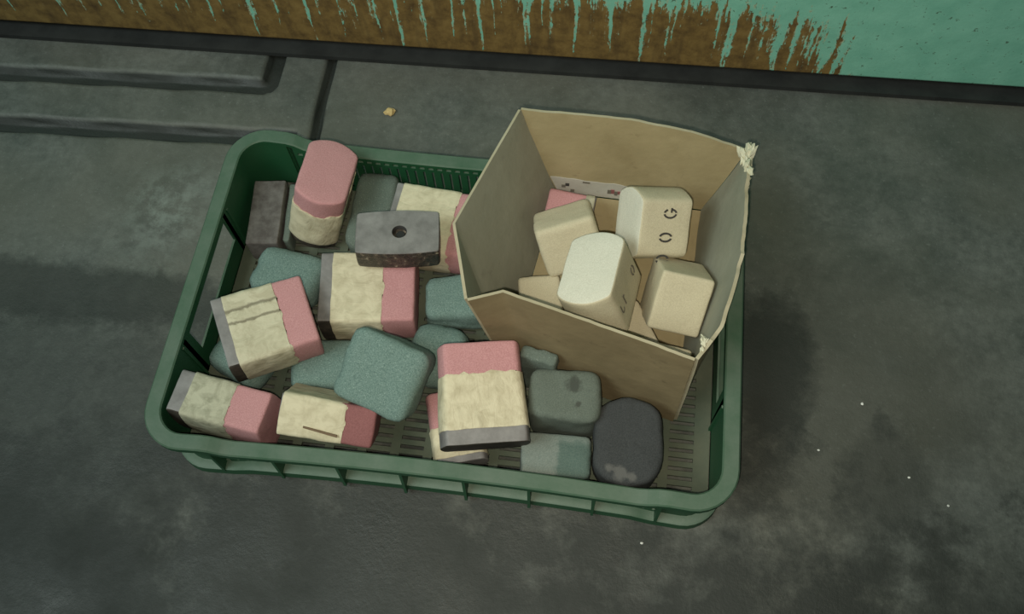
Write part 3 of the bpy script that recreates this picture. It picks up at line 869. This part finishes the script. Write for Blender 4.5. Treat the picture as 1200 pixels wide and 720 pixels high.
# block marked OG: letters on its w+ face, reading upwards along v
hw = SOLID['B22']['d'][2] / 2
for ch, pv, pu in (('G', 0.0150, 0.0035), ('O', -0.0100, 0.0010), ('O', -0.0335, 0.0000)):
    mark(b22, ch, (pu, pv, hw - 0.0004), (0, 1, 0), (-1, 0, 0), 0.0155, M['ink'], (0, 0, 1))
# bright block: faded marks on the face turned right
hw = SOLID['B23']['d'][2] / 2
for ch, pv, pu in (('O', 0.022, -0.004), ('1', -0.016, -0.002), ('J', -0.026, -0.002)):
    mark(b23, ch, (pu, pv, -hw + 0.0004), (0, -1, 0), (1, 0, 0), 0.0135, M['faded_ink'], (0, 0, -1))

# dark round spot on the grey stone, pale and dark halves of the front stone, pale scrape on the charcoal one
def patch(parent, name, origin, ax, ay, rx, ry, mat, normal, seed, n=20):
    o = Vector(origin); a_, b_ = Vector(ax), Vector(ay); nn = Vector(normal)
    ring = []
    for i in range(n):
        t = 2 * math.pi * i / n
        k = 1 + 0.35 * noise.noise(Vector((math.cos(t) * 1.7 + seed, math.sin(t) * 1.7, seed)))
        ring.append(o + a_ * (rx * k * math.cos(t)) + b_ * (ry * k * math.sin(t)))
    vs = ring + [p + nn * 0.0007 for p in ring]
    fs = [tuple(range(n)), tuple(range(n, 2 * n))] + [(i, (i + 1) % n, n + (i + 1) % n, n + i) for i in range(n)]
    return link_mesh(name, vs, fs, mat, parent)

# torn sliver on the dull red block
b13 = [o for o in COL.objects if o.get('label', '').startswith('grinding block with dull red')][0]
hv13 = PINK['B13']['d'][1] / 2
mb = MB()
mb.hexa([(-0.022, hv13 - 0.0005, 0.0080), (0.013, hv13 - 0.0005, 0.0115), (0.013, hv13 - 0.0005, 0.0140), (-0.022, hv13 - 0.0005, 0.0100),
         (-0.022, hv13 + 0.0016, 0.0080), (0.013, hv13 + 0.0020, 0.0115), (0.013, hv13 + 0.0020, 0.0140), (-0.022, hv13 + 0.0016, 0.0100)])
mb.build('brown_sliver', M['brown'], b13)
# ------------------------------------------------------------------ carton
carton = empty('cardboard_carton')
tag(carton, 'torn open tan cardboard carton standing in the crate, holding cream blocks', 'carton')
BLb, BRb = Vector((0.088, 0.1660, 0.066)), Vector((0.257, 0.1650, 0.056))
FLb, FRb = Vector((0.055, -0.034, 0.0175)), Vector((0.243, -0.0790, 0.0150))
TLb, TRb = Vector((0.0472, 0.1820, 0.191)), Vector((0.2870, 0.1720, 0.165))
LM, FL = Vector((0.0, 0.0377, 0.190)), Vector((0.0249, -0.0429, 0.190))
FF, FM_, FR = Vector((0.0575, -0.0302, 0.190)), Vector((0.1653, -0.0584, 0.190)), Vector((0.2405, -0.0799, 0.190))
def poly(ts, ps, s):
    for i in range(len(ts) - 1):
        if s <= ts[i + 1] + 1e-9:
            k = (s - ts[i]) / (ts[i + 1] - ts[i]); return ps[i].lerp(ps[i + 1], k)
    return ps[-1]
def panel(name, bot, top, thick, mats, ns=28, nt=10, jag=0.0, ref=None, wob=0.0012):
    """sheet between two edge curves, thickened away from ref; mats = inner, outer, edge"""
    P = [[None] * (nt + 1) for _ in range(ns + 1)]
    for i in range(ns + 1):
        s = i / ns; b0, t0 = bot(s), top(s)
        up = (t0 - b0).normalized()
        if jag: t0 = t0 + up * (jag * noise.noise(Vector((s * 23, 1.7, 0))) + jag * 0.6 * noise.noise(Vector((s * 71, 4.1, 0))))
        for j in range(nt + 1):
            q = b0.lerp(t0, j / nt)
            P[i][j] = q + noise.noise_vector(q * 24) * wob
    vs, fs, fm = [], [], []
    cen = Vector(ref)
    off = [[None] * (nt + 1) for _ in range(ns + 1)]
    for i in range(ns + 1):
        for j in range(nt + 1):
            a_ = P[min(i + 1, ns)][j] - P[max(i - 1, 0)][j]; b_ = P[i][min(j + 1, nt)] - P[i][max(j - 1, 0)]
            n_ = a_.cross(b_)
            n_ = n_.normalized() if n_.length > 1e-12 else Vector((0, 0, 1))
            if n_.dot(P[i][j] - cen) < 0: n_ = -n_
            off[i][j] = P[i][j] + n_ * thick
    W_ = nt + 1
    for i in range(ns + 1):
        for j in range(nt + 1): vs.append(P[i][j])
    o_ = len(vs)
    for i in range(ns + 1):
        for j in range(nt + 1): vs.append(off[i][j])
    for i in range(ns):
        for j in range(nt):
            q = (i * W_ + j, (i + 1) * W_ + j, (i + 1) * W_ + j + 1, i * W_ + j + 1)
            fs.append(q); fm.append(0); fs.append(tuple(o_ + k for k in q)); fm.append(1)
    for i in range(ns):
        for j in (0, nt): fs.append((i * W_ + j, (i + 1) * W_ + j, o_ + (i + 1) * W_ + j, o_ + i * W_ + j)); fm.append(2)
    for j in range(nt):
        for i in (0, ns): fs.append((i * W_ + j, i * W_ + j + 1, o_ + i * W_ + j + 1, o_ + i * W_ + j)); fm.append(2)
    return link_mesh(name, vs, fs, mats, carton, True, fmat=fm)
CC = (0.15, 0.05, 0.10)
tan3 = [M['card'], M['card_outer'], M['card_edge']]
gry3 = [M['card_grey'], M['card_outer'], M['card_edge']]
TB1, TB2 = Vector((0.1637, 0.1800, 0.1916)), Vector((0.232, 0.176, 0.183))
panel('back_panel', lambda s: BLb.lerp(BRb, s), lambda s: poly((0, .5, .77, 1), (TLb, TB1, TB2, TRb), s), 0.003, tan3, jag=0.001, ref=CC)
panel('left_panel', lambda s: poly((0, .60, 1), (BLb, FLb + Vector((-0.001, 0.004, 0)), FLb + Vector((-0.002, 0, 0))), s), lambda s: poly((0, .60, 1), (TLb, LM, FL), s), 0.003, gry3, ns=40, ref=CC, wob=0.0006)
RM1, RM2 = Vector((0.2792, 0.0313, 0.190)), Vector((0.2627, -0.0431, 0.190))
panel('right_panel', lambda s: BRb.lerp(FRb, s), lambda s: poly((0, .12, .55, .85, 1), (TRb + Vector((0.001, 0, 0)), Vector((0.2845, 0.14, 0.188)), RM1, RM2, FR), s), 0.0035, gry3, ns=48, jag=0.0035, ref=CC)
panel('front_panel', lambda s: poly((0, .16, .65, 1), (FLb, FLb.lerp(FRb, .16), FLb.lerp(FRb, .65), FRb), s), lambda s: poly((0, .16, .65, 1), (FL, FF, FM_, FR), s), 0.003, tan3, ns=44, jag=0.0008, ref=CC, wob=0.0008)
panel('bottom_panel', lambda s: FLb.lerp(FRb, s) + Vector((0, 0.001, -0.001)), lambda s: BLb.lerp(BRb, s) + Vector((0, -0.001, -0.001)), 0.0025, tan3, ref=(0.15, 0.05, 0.5), wob=0.0004)
fz = Vector((0, 0, 0.004))
panel('bottom_flap', lambda s: FLb.lerp(FRb, 0.03 + 0.94 * s).lerp(BLb.lerp(BRb, 0.03 + 0.94 * s), 0.03) + fz, lambda s: FLb.lerp(FRb, 0.03 + 0.94 * s).lerp(BLb.lerp(BRb, 0.03 + 0.94 * s), 0.90 - 0.05 * s) + fz, 0.0025, [M['card'], M['card'], M['card_edge']], ref=(0.15, 0.05, 0.5), wob=0.0004)
# pale printed strip along the foot of the back panel
def bp(s, t):
    b0 = BLb.lerp(BRb, s); t0 = poly((0, .5, .77, 1), (TLb, TB1, TB2, TRb), s)
    q = b0.lerp(t0, t); q = q + noise.noise_vector(q * 24) * 0.0012
    return q
vs, fs = [], []
for i in range(25):
    s = 0.01 + 0.86 * i / 24
    hi = 0.215 - 0.03 * i / 24 + 0.02 * noise.noise(Vector((i * 0.4, 0, 5)))
    for t in (0.01, hi):
        for d in (0.0004, 0.0012): vs.append(bp(s, t) + Vector((0, -d, 0)))
for i in range(24):
    a = i * 4; c_ = a + 4
    fs += [(a, a + 2, c_ + 2, c_), (a + 1, c_ + 1, c_ + 3, a + 3), (a, c_, c_ + 1, a + 1), (a + 2, a + 3, c_ + 3, c_ + 2)]
fs += [(0, 1, 3, 2), (96, 98, 99, 97)]
strip_o = link_mesh('printed_strip', vs, fs, M['label_strip'], carton, True)
rnd = random.Random(5)
def blot(s, t, w, h, mat):
    q0 = bp(s, t) + Vector((0, -0.0011, 0))
    mb = MB(); mb.box(q0.x - w / 2, q0.x + w / 2, q0.y - 0.0007, q0.y, q0.z - h / 2, q0.z + h / 2)
    mb.build('print_mark', M[mat], strip_o)
for s, t, mat in ((0.07, 0.10, 'faded_ink'), (0.10, 0.125, 'ink'), (0.12, 0.05, 'faded_ink'), (0.22, 0.185, 'faded_ink'), (0.24, 0.185, 'faded_ink')):
    blot(s, t, 0.0045, 0.0025 if t > 0.15 else 0.005, mat)
for i in range(8):
    blot(0.37 + i * 0.022, 0.085 + 0.02 * rnd.random(), 0.0028 + 0.002 * rnd.random(), 0.005 + 0.003 * rnd.random(), 'red_ink' if i in (1, 3, 4) else 'faded_ink')
# shredded fibres at the torn back right corner
def shred(base, n, spread, size, seed):
    """crumbled corrugation: small crumpled lumps strung along the torn edge"""
    r = random.Random(seed)
    for i in range(n):
        p = Vector(base) + Vector((r.uniform(-spread[0], spread[0]), r.uniform(-spread[1], spread[1]), r.uniform(-spread[2], spread[2])))
        bm = bmesh.new(); bmesh.ops.create_icosphere(bm, subdivisions=2, radius=1.0)
        sz = Vector((0.30, 0.75, 0.40)) * size * r.uniform(0.6, 1.2)
        ro = Euler((r.uniform(-.5, .5), r.uniform(-.6, .6), r.uniform(-.5, .5))).to_matrix()
        for q in bm.verts:
            k = 1 + 0.8 * noise.noise(q.co * 1.6 + Vector((seed * 5 + i * 3, 0, 0))) + 0.4 * noise.noise(q.co * 4 + Vector((i, 0, 0)))
            q.co = p + ro @ Vector((q.co.x * k * sz.x, q.co.y * k * sz.y, q.co.z * k * sz.z))
        me = bpy.data.meshes.new('torn_flake'); bm.to_mesh(me); bm.free(); me.materials.append(M['card_fuzz'])
        o = bpy.data.objects.new('torn_flake', me); COL.objects.link(o); o.parent = carton
shred((0.2865, 0.160, 0.170), 12, (0.004, 0.010, 0.005), 0.011, 3)
shred((0.2860, 0.128, 0.182), 7, (0.002, 0.014, 0.004), 0.009, 4)
shred((0.2500, -0.066, 0.188), 5, (0.004, 0.008, 0.002), 0.007, 8)

# ------------------------------------------------------------------ loose bits on the floor
def chip(name, label, x, y, sz, mat, seed):
    bm = bmesh.new(); bmesh.ops.create_icosphere(bm, subdivisions=2, radius=1.0)
    for v_ in bm.verts:
        k = 1 + 0.55 * noise.noise(v_.co * 1.3 + Vector((seed * 5, 0, 0)))
        v_.co = Vector((v_.co.x * k * sz[0], v_.co.y * k * sz[1], v_.co.z * k * sz[2]))
    mz = min(v_.co.z for v_ in bm.verts)
    for v_ in bm.verts: v_.co.z -= mz
    me = bpy.data.meshes.new(name); bm.to_mesh(me); bm.free(); me.materials.append(M[mat])
    o = bpy.data.objects.new(name, me); COL.objects.link(o)
    o.location = (x, y, floor_h(x, y) - 0.0002)
    tag(o, label, 'chip', 'loose chips on the floor')
chip('abrasive_chip', 'small yellow chip on the floor between crate and machine', -0.1479, 0.3069, (0.0065, 0.0058, 0.004), 'yellow_chip', 1)
chip('white_chip', 'tiny white chip on the dark floor just below the crate front right foot', 0.2186, -0.2130, (0.00154, 0.00126, 0.00084), 'white_chip', 2)
chip('white_chip', 'tiny white speck on the floor nearest to the right crate rim', 0.4006, -0.0910, (0.00126, 0.00105, 0.00070), 'white_chip', 3)
chip('white_chip', 'tiny white speck highest on the bare floor right of the crate', 0.4486, -0.0326, (0.00154, 0.00154, 0.00084), 'white_chip', 4)
chip('white_chip', 'tiny white speck in the middle of the three right floor specks', 0.4943, -0.1100, (0.00154, 0.00126, 0.00084), 'white_chip', 5)
chip('white_chip', 'tiny white speck farthest right on the bare floor', 0.5327, -0.1356, (0.00126, 0.00112, 0.00070), 'white_chip', 6)
